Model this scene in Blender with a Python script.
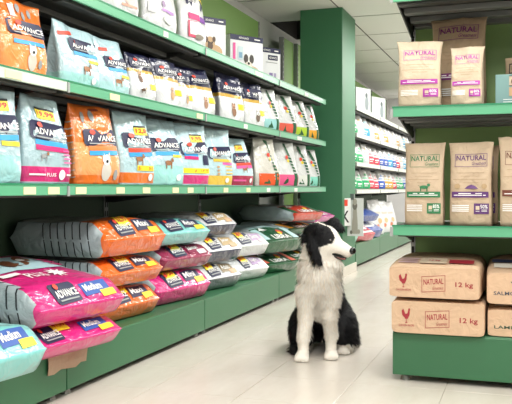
import bpy, bmesh, math, random
import numpy as np
from mathutils import Vector, Matrix, noise

for o in list(bpy.data.objects): bpy.data.objects.remove(o)
scene = bpy.context.scene
C = scene.collection
R = math.radians

# ------------------------------------------------------------------ camera, world, lights, exposure
cam_d = bpy.data.cameras.new('camera'); cam = bpy.data.objects.new('camera', cam_d); C.objects.link(cam)
cam.location = (0, 0, .783); cam.rotation_euler = (R(90), 0, R(19.16))
cam_d.sensor_fit = 'HORIZONTAL'; cam_d.sensor_width = 36; cam_d.lens = 780 / 512 * 36
cam_d.shift_y = -13 / 512; cam_d.clip_start = .05; cam_d.clip_end = 60
scene.camera = cam
scene.view_settings.view_transform = 'Standard'; scene.view_settings.look = 'None'
scene.view_settings.gamma = 1; scene.view_settings.use_curve_mapping = False
scene.view_settings.exposure = 0.0
world = bpy.data.worlds.new('world'); scene.world = world; world.use_nodes = True
world.node_tree.nodes['Background'].inputs[0].default_value = (1, 1, .98, 1)
world.node_tree.nodes['Background'].inputs[1].default_value = .25
CEIL = 2.40
LAMPS = [(-.24, -.5), (-.24, 1.3), (-.24, 3.1), (-.24, 4.6), (1.56, 1.3), (1.56, 4.0), (-.6, 7.6), (-.5, 9.4), (.66, 11.2), (-.24, 12.8)]
for i, (x, y) in enumerate(LAMPS):
    l = bpy.data.lights.new('ceiling_lamp_light', 'AREA'); l.shape = 'RECTANGLE'; l.size = .52; l.size_y = 1.12
    l.energy = 36 if y < 6 else 44; l.color = (1, .985, .95)
    o = bpy.data.objects.new('ceiling_lamp_light', l); C.objects.link(o); o.location = (x, y, CEIL - .062)

# ------------------------------------------------------------------ materials
def lin(h):
    h = h.lstrip('#'); v = [int(h[i:i + 2], 16) / 255 for i in (0, 2, 4)]
    return [((c + .055) / 1.055) ** 2.4 if c > .04045 else c / 12.92 for c in v]
MC = {}
def mat(kind, col, rough=.5, bump=0, bscale=20, metal=0, var=0, vscale=6, spec=.5, coat=0):
    key = (kind, col, rough, bump, bscale, metal, var, coat)
    if key in MC: return MC[key]
    m = bpy.data.materials.new(kind + '_' + col.lstrip('#')); m.use_nodes = True
    nt = m.node_tree; b = nt.nodes['Principled BSDF']; L = nt.links
    c = lin(col) + [1]
    b.inputs['Base Color'].default_value = c; b.inputs['Roughness'].default_value = rough
    b.inputs['Metallic'].default_value = metal; b.inputs['Specular IOR Level'].default_value = spec
    if coat: b.inputs['Coat Weight'].default_value = coat; b.inputs['Coat Roughness'].default_value = .07
    tc = nt.nodes.new('ShaderNodeTexCoord')
    if var:
        n = nt.nodes.new('ShaderNodeTexNoise'); n.inputs['Scale'].default_value = vscale; n.inputs['Detail'].default_value = 4
        L.new(tc.outputs['Object'], n.inputs['Vector'])
        mx = nt.nodes.new('ShaderNodeMix'); mx.data_type = 'RGBA'
        mx.inputs['A'].default_value = [v * (1 - var) for v in c[:3]] + [1]
        mx.inputs['B'].default_value = [min(1, v * (1 + var)) for v in c[:3]] + [1]
        L.new(n.outputs['Fac'], mx.inputs['Factor']); L.new(mx.outputs['Result'], b.inputs['Base Color'])
    if bump:
        n = nt.nodes.new('ShaderNodeTexNoise'); n.inputs['Scale'].default_value = bscale; n.inputs['Detail'].default_value = 3
        n.inputs['Distortion'].default_value = .6
        L.new(tc.outputs['Object'], n.inputs['Vector'])
        bp = nt.nodes.new('ShaderNodeBump'); bp.inputs['Strength'].default_value = bump; bp.inputs['Distance'].default_value = .02
        L.new(n.outputs['Fac'], bp.inputs['Height']); L.new(bp.outputs['Normal'], b.inputs['Normal'])
        if coat: L.new(bp.outputs['Normal'], b.inputs['Coat Normal'])
    MC[key] = m
    return m
def film(c): return mat('plastic_film', c, .28, .8, 14, coat=.7)
def paper(c): return mat('kraft_paper', c, .75, .55, 16, var=.06, vscale=30)
def ink(c): return mat('ink', c, .45)
def metalpaint(c, r=.4): return mat('painted_metal', c, r, var=.04, vscale=3)

# ------------------------------------------------------------------ mesh helpers
def mobj(name, V, F, mats, idx=None, parent=None, smooth=True, loc=None):
    me = bpy.data.meshes.new(name)
    me.from_pydata([tuple(v) for v in V], [], F)
    if not isinstance(mats, (list, tuple)): mats = [mats]
    for m in mats: me.materials.append(m)
    if idx is not None: me.polygons.foreach_set('material_index', idx)
    if smooth: me.polygons.foreach_set('use_smooth', [True] * len(me.polygons))
    me.update()
    o = bpy.data.objects.new(name, me); C.objects.link(o)
    if parent: o.parent = parent
    if loc: o.location = loc
    return o
def bmobj(name, bm, m, parent=None):
    me = bpy.data.meshes.new(name); bm.to_mesh(me); bm.free()
    for k in (m if isinstance(m, (list, tuple)) else [m]): me.materials.append(k)
    o = bpy.data.objects.new(name, me); C.objects.link(o)
    if parent: o.parent = parent
    return o
def box(name, x0, x1, y0, y1, z0, z1, m, parent=None, bev=0):
    bm = bmesh.new()
    bmesh.ops.create_cube(bm, size=1)
    for v in bm.verts:
        v.co = Vector((x0 + (v.co.x + .5) * (x1 - x0), y0 + (v.co.y + .5) * (y1 - y0), z0 + (v.co.z + .5) * (z1 - z0)))
    if bev: bmesh.ops.bevel(bm, geom=bm.edges[:], offset=bev, segments=2, affect='EDGES', profile=.5)
    return bmobj(name, bm, m, parent)
def tag(o, label, cat, group=None):
    o['label'] = label; o['category'] = cat
    if group: o['group'] = group
    return o
def thing(name, label, cat, loc=(0, 0, 0), rz=0, group=None):
    o = bpy.data.objects.new(name, None); C.objects.link(o); o.empty_display_size = .05
    o.location = loc; o.rotation_euler = (0, 0, rz)
    return tag(o, label, cat, group)
def struct(o): o['kind'] = 'structure'; return o

# ------------------------------------------------------------------ the setting
XW, XE, YS, YN = -2.36, 4.0, -3.0, 14.0
TS = .3633; TX0 = -1.393; TY0 = 2.745
def floor_mat():
    m = bpy.data.materials.new('floor_tile_ceramic'); m.use_nodes = True
    nt = m.node_tree; L = nt.links; b = nt.nodes['Principled BSDF']
    g = nt.nodes.new('ShaderNodeNewGeometry')
    n = nt.nodes.new('ShaderNodeTexNoise'); n.inputs['Scale'].default_value = 2.4; n.inputs['Detail'].default_value = 6; n.inputs['Roughness'].default_value = .65
    mp = nt.nodes.new('ShaderNodeMapping'); mp.inputs['Scale'].default_value = (2.2, .7, 1); mp.inputs['Rotation'].default_value = (0, 0, R(60))
    L.new(g.outputs['Position'], mp.inputs['Vector']); L.new(mp.outputs['Vector'], n.inputs['Vector'])
    r = nt.nodes.new('ShaderNodeValToRGB')
    r.color_ramp.elements[0].position = .3; r.color_ramp.elements[0].color = lin('#cfc6bb') + [1]
    r.color_ramp.elements[1].position = .7; r.color_ramp.elements[1].color = lin('#dcd6cd') + [1]
    L.new(n.outputs['Fac'], r.inputs['Fac']); L.new(r.outputs['Color'], b.inputs['Base Color'])
    b.inputs['Roughness'].default_value = .22; b.inputs['Specular IOR Level'].default_value = .4
    return m, nt, b, r, g
TILE, *_ = floor_mat()
FAR, nt, b, r, g = floor_mat(); FAR.name = 'floor_far_tiles'      # same tiles, joints as pattern where too far to tell apart
mp = nt.nodes.new('ShaderNodeMapping'); mp.inputs['Location'].default_value = (-TX0, -TY0, 0)
bk = nt.nodes.new('ShaderNodeTexBrick'); bk.offset = 0; bk.inputs['Scale'].default_value = 1
bk.inputs['Brick Width'].default_value = TS; bk.inputs['Row Height'].default_value = TS; bk.inputs['Mortar Size'].default_value = .002
bk.inputs['Mortar'].default_value = lin('#b3a89b') + [1]
nt.links.new(g.outputs['Position'], mp.inputs['Vector']); nt.links.new(mp.outputs['Vector'], bk.inputs['Vector'])
nt.links.new(r.outputs['Color'], bk.inputs['Color1']); nt.links.new(r.outputs['Color'], bk.inputs['Color2'])
nt.links.new(bk.outputs['Color'], b.inputs['Base Color'])
NX0, NX1, NY0, NY1 = -1, 6, -3, 11        # tile cells built one by one
tx0, tx1, ty0, ty1 = TX0 + NX0 * TS, TX0 + NX1 * TS, TY0 + NY0 * TS, TY0 + NY1 * TS
floor = thing('floor', 'x', 'x'); del floor['label']; del floor['category']; struct(floor)
box('bedding', tx0, tx1, ty0, ty1, -.05, -.003, mat('grout', '#a99f92', .8), floor)
box('far_tiling', XW, tx0, YS, YN, -.05, 0, FAR, floor); box('far_tiling', tx1, XE, YS, YN, -.05, 0, FAR, floor)
box('far_tiling', tx0, tx1, YS, ty0, -.05, 0, FAR, floor); box('far_tiling', tx0, tx1, ty1, YN, -.05, 0, FAR, floor)
tile0 = None
for i in range(NX0, NX1):
    for j in range(NY0, NY1):
        if tile0 is None:
            h = TS / 2 - .0012
            tile0 = box('tile', -h, h, -h, h, -.01, 0, TILE, floor, .0008); t = tile0
        else:
            t = tile0.copy(); C.objects.link(t)
        t.location = (TX0 + (i + .5) * TS, TY0 + (j + .5) * TS, 0)

white = mat('wall_paint', '#eaeaea', .8, var=.02)
struct(box('wall_left', XW - .1, XW, YS, YN, 0, CEIL + .4, white))
struct(box('wall_back', XW, XE, YN, YN + .1, 0, CEIL + .4, white))
struct(box('wall_right', XE, XE + .1, YS, YN, 0, CEIL + .4, white))
struct(box('wall_front', XW, XE, YS - .1, YS, 0, CEIL + .4, white))
ceil = thing('ceiling', 'x', 'x'); del ceil['label']; del ceil['category']; struct(ceil)
box('slab', XW, XE, YS, YN, CEIL + .3, CEIL + .4, mat('concrete', '#4d4a45', .9, .3, 8, var=.15), ceil)
PAN = mat('ceiling_panel', '#eceee8', .85, .15, 120)
GRID = mat('ceiling_grid', '#55564f', .6)
CX0, CY0, CS = -1.59, 7.22, .9
xs = [XW] + [CX0 + k * CS for k in range(7)] + [XE]; xs = [x for x in xs if x <= XE]
ys = [YS] + [CY0 + k * CS for k in range(-11, 8) if YS + .05 < CY0 + k * CS < YN - .05] + [YN]
for x in xs[1:-1]: box('grid_rail', x - .012, x + .012, YS, YN, CEIL + .004, CEIL + .03, GRID, ceil)
for y in ys[1:-1]: box('grid_rail', XW, XE, y - .012, y + .012, CEIL + .004, CEIL + .03, GRID, ceil)
for i in range(len(xs) - 1):
    for j in range(len(ys) - 1):
        hole = i == 0 and abs(ys[j] - CY0) < .01          # panel cut back for a dark box standing in for a shadow by the wall
        box('ceiling_panel', (-1.90 if hole else xs[i] + .009), xs[i + 1] - .009, ys[j] + .015, ys[j + 1] - .015, CEIL, CEIL + .012, PAN, ceil)
        if hole:
            SHADE_BOX = mat('shade_box_dark', '#2c2a28', .8)
            box('shade_box_side', XW + .001, XW + .012, ys[j], ys[j + 1], CEIL, CEIL + .28, SHADE_BOX, ceil); box('shade_box_side', -1.912, -1.902, ys[j], ys[j + 1], CEIL, CEIL + .28, SHADE_BOX, ceil)
            box('shade_box_end', XW + .012, -1.912, ys[j + 1] - .012, ys[j + 1], CEIL, CEIL + .28, SHADE_BOX, ceil); box('shade_box_end', XW + .012, -1.912, ys[j], ys[j] + .012, CEIL, CEIL + .28, SHADE_BOX, ceil)
            box('shade_box_top', XW + .012, -1.912, ys[j], ys[j + 1], CEIL + .27, CEIL + .28, SHADE_BOX, ceil)
for i, (x, y) in enumerate(LAMPS):
    t = thing('ceiling_light', 'flat white ceiling light panel set above the shop aisles', 'ceiling light', (x, y, CEIL), 0, 'ceiling light panels')
    box('frame', -.3, .3, -.6, .6, -.045, 0, mat('lamp_frame', '#e8e8e8', .4), t, .004)
    d = bpy.data.materials.get('diffuser')
    if not d:
        d = bpy.data.materials.new('diffuser'); d.use_nodes = True
        bb = d.node_tree.nodes['Principled BSDF']; bb.inputs['Emission Color'].default_value = (1, .98, .95, 1); bb.inputs['Emission Strength'].default_value = 2
    box('diffuser', -.27, .27, -.57, .57, -.055, -.04, d, t)
# pillar
DG = metalpaint('#3b7654', .5)
pil = thing('pillar', 'x', 'x'); del pil['label']; del pil['category']; struct(pil)
PX0, PX1, PY0, PY1 = -1.94, -1.55, 6.80, 7.35
box('shaft', PX0, PX1, PY0, PY1, 0, CEIL, DG, pil, .006)
box('baseboard', PX0 - .012, PX1 + .012, PY0 - .012, PY1 + .012, 0, .085, mat('skirting', '#d8d2c6', .35), pil, .003)

# ------------------------------------------------------------------ shelving
GREEN = metalpaint('#39704d', .38); GREEN_D = metalpaint('#3b7550', .42); PANEL = metalpaint('#86ad62', .5); PANEL_D = metalpaint('#3f5440', .6)  # last one: the back panel green with under-shelf shade painted into it
RAIL = mat('rail_plastic', '#5fae86', .3, coat=.3); RAIL_T = mat('rail_edge', '#2f8a63', .3); RAIL_P = mat('rail_plastic', '#cfe3d2', .3, coat=.3); RAIL_W = mat('rail_plastic', '#d6dcd2', .35)
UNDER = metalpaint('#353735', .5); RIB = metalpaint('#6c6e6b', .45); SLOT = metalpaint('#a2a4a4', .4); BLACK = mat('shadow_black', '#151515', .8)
LABEL = mat('price_paper', '#e9e2b4', .6); LABELW = mat('price_paper', '#eceae2', .6)
def slotted_upright(x0, x1, y0, y1, z1, parent, face='x'):
    o = box('upright', x0, x1, y0, y1, 0, z1, SLOT, parent)
    V, F = [], []
    n = int(z1 / .05)
    for k in range(n):
        z = .03 + k * .05
        b0 = len(V)
        if face == 'x':
            xx = x1 + .0006; yc = (y0 + y1) / 2
            V += [(xx, yc - .005, z), (xx, yc + .005, z), (xx, yc + .005, z + .03), (xx, yc - .005, z + .03)]
        else:
            yy = y0 - .0006; xc = (x0 + x1) / 2
            V += [(xc - .005, yy, z), (xc + .005, yy, z), (xc + .005, yy, z + .03), (xc - .005, yy, z + .03)]
        F.append([b0, b0 + 1, b0 + 2, b0 + 3])
    s = mobj('slots', V, F, BLACK, None, o, False); s['kind'] = 'stuff'
    return o
def bay(name, label, origin, rz, W, depth, levels, deck_h, top, group=None, rail=RAIL, labels={}, panel_top=None, rails={}, deckmat=GREEN, panels=True, pm=None):
    # local: x along the bay 0..W, front at y = 0 facing -y, back at y = depth
    t = thing(name, label, 'shelving', origin, rz, group)
    slotted_upright(.001, .02, depth, depth + .04, top, t, 'y'); slotted_upright(W - .02, W - .001, depth, depth + .04, top, t, 'y')
    if panels:
        zs = [deck_h - .02] + list(levels) + [panel_top or top]
        for k in range(len(zs) - 1):
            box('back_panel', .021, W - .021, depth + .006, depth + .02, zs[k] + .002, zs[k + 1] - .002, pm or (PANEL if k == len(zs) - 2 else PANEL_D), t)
    dk = box('deck', .003, W - .003, .004, depth, deck_h - .03, deck_h, deckmat, t, .003)
    box('front_panel', .003, W - .003, 0, .018, .025, deck_h - .004, deckmat, dk, .003)
    box('toe_kick', .05, W - .05, .12, .14, 0, .16, mat('toe_kick', '#1d2420', .8), dk)
    for x in (.05, W - .05):
        bm = bmesh.new(); bmesh.ops.create_cone(bm, cap_ends=True, segments=12, radius1=.022, radius2=.012, depth=.03, matrix=Matrix.Translation((x, .04, .015)))
        bmobj('foot', bm, mat('foot_metal', '#8f8f8a', .35, metal=.6), dk)
    for k, z in enumerate(levels):
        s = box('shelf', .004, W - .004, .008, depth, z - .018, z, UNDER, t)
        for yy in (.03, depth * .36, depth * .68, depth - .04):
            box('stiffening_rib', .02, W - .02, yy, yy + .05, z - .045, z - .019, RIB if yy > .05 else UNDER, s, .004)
        for x in (.006, W - .012):
            bm = bmesh.new()
            vs = [bm.verts.new(p) for p in [(x, .06, z - .019), (x, depth, z - .019), (x, depth, z - .09), (x, depth - .05, z - .09)]]
            f = bm.faces.new(vs); e = bmesh.ops.extrude_face_region(bm, geom=[f])
            for v in e['geom']:
                if isinstance(v, bmesh.types.BMVert): v.co.x += .006
            bmobj('bracket', bm, UNDER, s)
        rm = rails.get(k, rail)
        rl = box('price_rail', .002, W - .002, -.004, .008, z - .038, z + .002, rm, s, .002)
        box('rail_edge', .002, W - .002, -.0065, .0, z - .001, z + .0045, RAIL_T if rail is RAIL else RAIL_W, s)
        box('joint_clip', -.006, .006, -.01, -.0042, z - .042, z - .004, SLOT, s)
        for (x, w, m) in labels.get(k, []):
            box('price_label', x - w / 2, x + w / 2, -.0065, -.0042, z - .034, z - .008, m, s)
    return t
XF = -1.636; DEP = .6
LV = [.798, 1.188, 1.543]
BAYS = [1.21, 2.54, 3.87, 5.20]
RZ = R(90)
def L_(y0, l): return [(y - y0, w, m) for (y, w, m) in l if y0 < y < y0 + 1.33]
r3 = [(2.30, .07, LABEL), (2.446, .07, LABEL), (2.63, .075, LABEL), (2.94, .07, LABEL), (3.18, .07, LABEL), (3.49, .07, LABEL), (3.67, .07, LABEL), (4.167, .07, LABEL), (4.55, .07, LABEL), (4.95, .07, LABELW), (5.6, .08, LABELW)]
r2 = [(2.21, .09, LABEL), (2.892, .08, LABEL), (3.79, .08, LABEL), (4.5, .06, LABELW), (5.7, .12, LABELW)]
r1 = [(3.38, .05, LABELW), (4.75, .14, LABELW), (5.9, .1, LABELW)]
BL = ['green shelving bay behind the orange standing bag', 'green shelving bay holding the three stacked orange sacks', 'green shelving bay with the three pet picture boxes on top', 'green shelving bay ending at the dark green pillar']
for i, y0 in enumerate(BAYS):
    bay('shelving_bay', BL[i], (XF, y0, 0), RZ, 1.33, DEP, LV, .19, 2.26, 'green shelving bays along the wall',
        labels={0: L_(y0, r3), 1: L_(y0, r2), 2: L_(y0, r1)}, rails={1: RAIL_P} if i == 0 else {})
# shelving beyond the pillar, pale rails
LB = [.775, 1.05, 1.34, 1.61]
for i, y0 in enumerate([7.62, 8.95, 10.28, 11.61]):
    lab = {k: [(x, .06, LABELW) for x in (.3, .62, .95)] for k in range(4)}
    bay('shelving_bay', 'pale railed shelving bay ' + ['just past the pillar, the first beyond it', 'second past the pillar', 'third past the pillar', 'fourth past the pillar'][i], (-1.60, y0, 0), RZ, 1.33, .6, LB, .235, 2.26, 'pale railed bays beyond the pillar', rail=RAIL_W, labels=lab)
pb = thing('panel_bay', 'narrow light green back panel with slotted upright beside the pillar', 'shelving', (XF, 7.25, 0), RZ)
slotted_upright(-.02, .02, DEP, DEP + .04, 2.26, pb, 'y'); box('back_panel', .021, .36, DEP + .006, DEP + .02, .02, 2.26, PANEL, pb)
# end unit on the right, facing the camera
RGX, RGY = -.523, 3.20
bay('end_shelving_unit', 'green end shelving unit holding kraft paper bags', (RGX, RGY, 0), 0, 1.0, .55, [.632, 1.115, 1.585], .2, 2.0, labels={}, panel_top=2.0, pm=metalpaint('#7f9f5f', .5))

# ------------------------------------------------------------------ printing on surfaces
TXT = {}
def text2d(s, bold=.012, shear=0):
    key = (s, bold, shear)
    if key not in TXT:
        cu = bpy.data.curves.new('lettering', 'FONT'); cu.body = s; cu.resolution_u = 2; cu.offset = bold; cu.shear = shear; cu.fill_mode = 'FRONT'
        o = bpy.data.objects.new('lettering', cu); C.objects.link(o)
        me = bpy.data.meshes.new_from_object(o)
        v = np.array([q.co[:2] for q in me.vertices]); f = [list(p.vertices) for p in me.polygons]
        bpy.data.objects.remove(o); bpy.data.curves.remove(cu); bpy.data.meshes.remove(me)
        lo, hi = v.min(0), v.max(0)
        TXT[key] = ((v - lo) / (hi - lo), f)
    return TXT[key]
def shape2d(s):
    k = s[0]
    if k == 'r':
        _, a, b, c, d = s[:5]; nx, ny = 6, 3
        V = [(a + (b - a) * i / nx, c + (d - c) * j / ny) for j in range(ny + 1) for i in range(nx + 1)]
        F = [[j * (nx + 1) + i, j * (nx + 1) + i + 1, (j + 1) * (nx + 1) + i + 1, (j + 1) * (nx + 1) + i] for j in range(ny) for i in range(nx)]
    elif k == 'e':
        _, cu, cv, ru, rv = s[:5]; n = 14
        V = [(cu, cv)] + [(cu + q * ru * math.cos(2 * math.pi * i / n), cv + q * rv * math.sin(2 * math.pi * i / n)) for q in (.5, 1) for i in range(n)]
        F = [[0, 1 + i, 1 + (i + 1) % n] for i in range(n)] + [[1 + i, 1 + n + i, 1 + n + (i + 1) % n, 1 + (i + 1) % n] for i in range(n)]
    elif k == 'p':
        P = s[1]; n = len(P); cx = sum(p[0] for p in P) / n; cy = sum(p[1] for p in P) / n
        V = [(cx, cy)] + list(P); F = [[0, 1 + i, 1 + (i + 1) % n] for i in range(n)]
    elif k == 't':
        _, txt, a, b, c, d = s[:6]
        v, F = text2d(txt, s[8] if len(s) > 8 else .015, s[9] if len(s) > 9 else 0)
        V = [(a + (b - a) * p[0], c + (d - c) * p[1]) for p in v]
    return V, F
# a shape: (kind, numbers..., material, skew) where skew tilts it along v; r/e: 5 numbers then material at [5]; p: material at [2]; t: material at [6]
def prints(name, surf, shapes, parent, base=.0026, step=.0006, normal=Vector((0, -1, 0))):
    AV, AF, AI, mats = [], [], [], []
    for li, s in enumerate(shapes):
        k = s[0]; mi = {'r': 5, 'e': 5, 'p': 2, 't': 6}[k]
        m = s[mi]; skew = s[mi + 1] if len(s) > mi + 1 else 0
        V, F = shape2d(s)
        u0 = sum(p[0] for p in V) / len(V)
        if m not in mats: mats.append(m)
        b0 = len(AV)
        for (u, v) in V: AV.append(surf(u, v + skew * (u - u0)) + normal * (base + step * li))
        AF += [[b0 + i for i in f] for f in F]; AI += [mats.index(m)] * len(F)
    o = mobj(name, AV, AF, mats, AI, parent)
    if name in ('lettering', 'small_print', 'picture', 'top_print', 'front_print', 'colour_print') and len(shapes) > 1: o['kind'] = 'stuff'
    return o

# ------------------------------------------------------------------ standing pouch
class Pouch:
    def __init__(s, w, h, d, seed, topw=.97, botw=.95, lean=0, gus=.25, amp=.0055, pinch=.3, tilt=0, thin=.06):
        s.__dict__.update(locals())
    def surf(s, u, v, side=-1):
        u = max(-1, min(1, u)); v_ = max(0, min(1, v))
        k = min(1, v_ / .18); k = k * k * (3 - 2 * k)
        wx = s.w / 2 * (s.botw + (1 - s.botw) * k if v_ < .3 else 1 + (s.topw - 1) * ((v_ - .3) / .7))
        q = 0 if v_ < s.pinch else ((v_ - s.pinch) / (1 - s.pinch))
        dy = s.d / 2 * ((.93 + .07 * k) * (1 - q ** 1.35) + s.thin * q)
        p = 4.5 - 2.2 * v_
        yy = (max(0, 1 - abs(u) ** p)) ** (1 / p)
        x = u * wx * (1 - s.gus * (1 - yy) ** 2 * (1 - q) * min(1, v_ * 5 + .3))
        f = (1 - u ** 4) * min(1, v_ * 7)
        sd = s.seed * 3.7 + (0 if side < 0 else 50)
        wr = s.amp * f * (noise.noise(Vector((u * 1.7 + sd, v_ * 2.6, sd * .3))) * 1.6 + .8 * noise.noise(Vector((u * 4 + sd, v_ * 6.5, 9 + sd))))
        y = side * (dy * yy + wr * (1 if q < .9 else .4)) + s.lean * v_ ** 2 + s.amp * 1.5 * q * math.sin(u * 4 + s.seed)
        z = s.h * v_ * (1 + s.tilt * u * v_) + s.h * .012 * q * noise.noise(Vector((u * 2.5, sd, 3)))
        return Vector((x, y, z))
    def body(s, parent, base, bands=(), nu=20, nv=26, sealmat=None, name='body'):
        vs = sorted(set([round(i / nv, 4) for i in range(nv + 1)] + [round(b[k], 4) for b in bands for k in (0, 1)]))
        us = [math.sin(math.pi / 2 * (-1 + 2 * i / nu)) for i in range(nu + 1)]
        ring = [(u, -1) for u in us] + [(u, 1) for u in us[-2:0:-1]]
        n = len(ring); V, F, I = [], [], []
        mats = [base] + [b[2] for b in bands]
        for v in vs:
            for (u, sd) in ring: V.append(s.surf(u, v, sd))
        for j in range(len(vs) - 1):
            vm = (vs[j] + vs[j + 1]) / 2; mi = 0
            for bi, b in enumerate(bands):
                if b[0] < vm < b[1]: mi = bi + 1
            for i in range(n):
                F.append([j * n + i, j * n + (i + 1) % n, (j + 1) * n + (i + 1) % n, (j + 1) * n + i]); I.append(mi)
        F.append(list(range(n))[::-1]); I.append(0)
        F.append([(len(vs) - 1) * n + i for i in range(n)]); I.append(0)
        return mobj(name, V, F, mats, I, parent)

NAVY = ink('#22264a'); WHITE = ink('#f4f4f2'); RED = ink('#e0452f'); YEL = ink('#f6dd31'); BLUE = ink('#2f9fe0'); GOLD = ink('#e3b93c'); BLK = ink('#1b1b20')
MAG = ink('#d81f72'); PINK = ink('#e85aa0'); GREY = ink('#9a9ea0'); BROWN = ink('#9b6a44'); TAN = ink('#c9a27a'); DGRN = ink('#1f5b3a'); ORA = ink('#ef7a2a')
def animal(cu, cv, s, asp, m, m2=None):        # small standing pet, side view; asp = (w/2)/h of the front
    m2 = m2 or m
    return [('e', cu, cv, s, s * .42 * asp, m), ('r', cu - s * .85, cu - s * .6, cv - s * 1.0 * asp, cv, m), ('r', cu + s * .6, cu + s * .85, cv - s * 1.0 * asp, cv, m),
            ('e', cu + s * 1.1, cv + s * .5 * asp, s * .38, s * .36 * asp, m2), ('p', [(cu - s * .8, cv + .1 * s * asp), (cu - s * 1.5, cv + s * .5 * asp), (cu - s * .95, cv + s * .32 * asp)], m)]
def sitting(cu, cv, s, asp, m, m2, m3):         # small sitting pet, front view
    return [('e', cu, cv, s * .8, s * 1.1 * asp, m), ('e', cu, cv + s * 1.3 * asp, s * .62, s * .62 * asp, m2), ('p', [(cu - s * .6, cv + s * 1.5 * asp), (cu - s * .5, cv + s * 2.2 * asp), (cu - s * .15, cv + s * 1.8 * asp)], m),
            ('p', [(cu + s * .6, cv + s * 1.5 * asp), (cu + s * .5, cv + s * 2.2 * asp), (cu + s * .15, cv + s * 1.8 * asp)], m), ('e', cu, cv + s * 1.12 * asp, s * .2, s * .18 * asp, m3)]
def brand(p, surf, cu, cv, hw, hh, skew=0, word='ADVANCE', normal=Vector((0, -1, 0)), col=None, base=.0045):
    o = prints('brand_panel', surf, [('p', [(cu - hw, cv - hh * .7), (cu - hw * .9, cv - hh), (cu + hw * .95, cv - hh), (cu + hw, cv - hh * .7), (cu + hw, cv + hh * .6), (cu + hw * .85, cv + hh), (cu - hw * .9, cv + hh), (cu - hw, cv + hh * .8)], col or NAVY, skew)], p, base=base, normal=normal)
    k = skew
    def sk(u): return k * (u - cu)
    prints('lettering', surf, [('t', word, cu - hw * .85, cu + hw * .9, cv - hh * .45, cv + hh * .25, WHITE, skew, .02), ('e', cu - hw * .5, cv + hh * .62 + sk(cu - hw * .5), hw * .16, hh * .3, RED, skew), ('r', cu - hw * .8, cu + hw * .75, cv - hh * .8, cv - hh * .66, GREY, skew)], o, base=base + .003, normal=normal)
    return o
SC_N = [0]
def place(label, cat, X, Y, z, yaw, group=None, name='pet_food_bag'):
    return thing(name, label, cat, (X, Y, z), R(90 - yaw), group)

# pouches of the navy-logo range
def adv(label, Y, w, h, d, yaw, base, bands, stripes, seed, logo_v=.62, pic=None, price=None, X=None, z=LV[0], lean=0, skew=.02, extra=(), tilt=0, logo=True, side=None, hw=.7, topw=.97, group=None, cu=.08):
    t = place(label, 'bag', (X if X is not None else XF - .03 - d / 2), Y, z + .0022, yaw, group)
    P = Pouch(w, h, d, seed, lean=lean, tilt=tilt, topw=topw)
    P.body(t, base, bands)
    f = P.surf; asp = (w / 2) / h
    if logo: brand(t, f, cu, logo_v, min(.86, hw * 1.18), .105, skew)
    if stripes: prints('flavour_stripe', f, [('r', cu - hw * .95, cu + hw, logo_v - .165 - .06 * i, logo_v - .108 - .06 * i, m, skew) if isinstance(m, bpy.types.Material) else m for i, m in enumerate(stripes)], t)
    if pic: prints('picture', f, pic(asp), t)
    if price:
        u, v, txt = price
        o = prints('price_sticker', f, [('r', u - .42, u + .42, v - .055, v + .055, YEL, skew), ('r', u - .42, u + .42, v + .05, v + .075, BLK, skew)], t, base=.0032)
        prints('lettering', f, [('t', txt, u - .36, u + .36, v - .035, v + .035, ink('#c73c28'), skew, .03)], o, base=.0048)
    for e_ in extra: prints({'e': 'badge', 'r': 'print_band', 't': 'lettering', 'p': 'emblem'}[e_[0]], f, [e_], t, base=.0034)
    if side:
        # striped gusset print on the side seen from the aisle
        V, F = [], []
        for k in range(9):
            v0 = .08 + k * .085
            pts = [P.surf(u, v0 + dv + .03 * (1 - abs(u)) * 4, sd) + Vector((-.0015, 0, 0)) for dv in (0, .014) for (u, sd) in [(-.93, -1), (-.985, -1), (-1, -1), (-.985, 1), (-.93, 1)]]
            b0 = len(V); V += pts
            F += [[b0 + i, b0 + i + 1, b0 + 6 + i, b0 + 5 + i] for i in range(4)]
        mobj('side_stripes', V, F, side, None, t)['kind'] = 'stuff'
    return t
PB = film('#b7d6de'); PBG = film('#a9c4cc'); OR = film('#ef7a2c'); TE = film('#8fd6cf'); MA = film('#d42a78'); DR = film('#a52346'); YO = film('#e6c046'); WH = film('#dddfe1'); NV = film('#1e2142'); SIL = film('#b9bfc2'); GO = film('#c9a03c')
ANI = lambda cu, cv, s, m=BROWN, m2=None: (lambda asp: animal(cu, cv, s * 1.25, asp, m, m2))
SIT = lambda cu, cv, s, m=GREY, m2=WHITE, m3=BLK: (lambda asp: sitting(cu, cv, s, asp, m, m2, m3))
dots = lambda l, c, r=.05: [('e', u, v, r, r * .7, c) for u, v in l]
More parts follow.
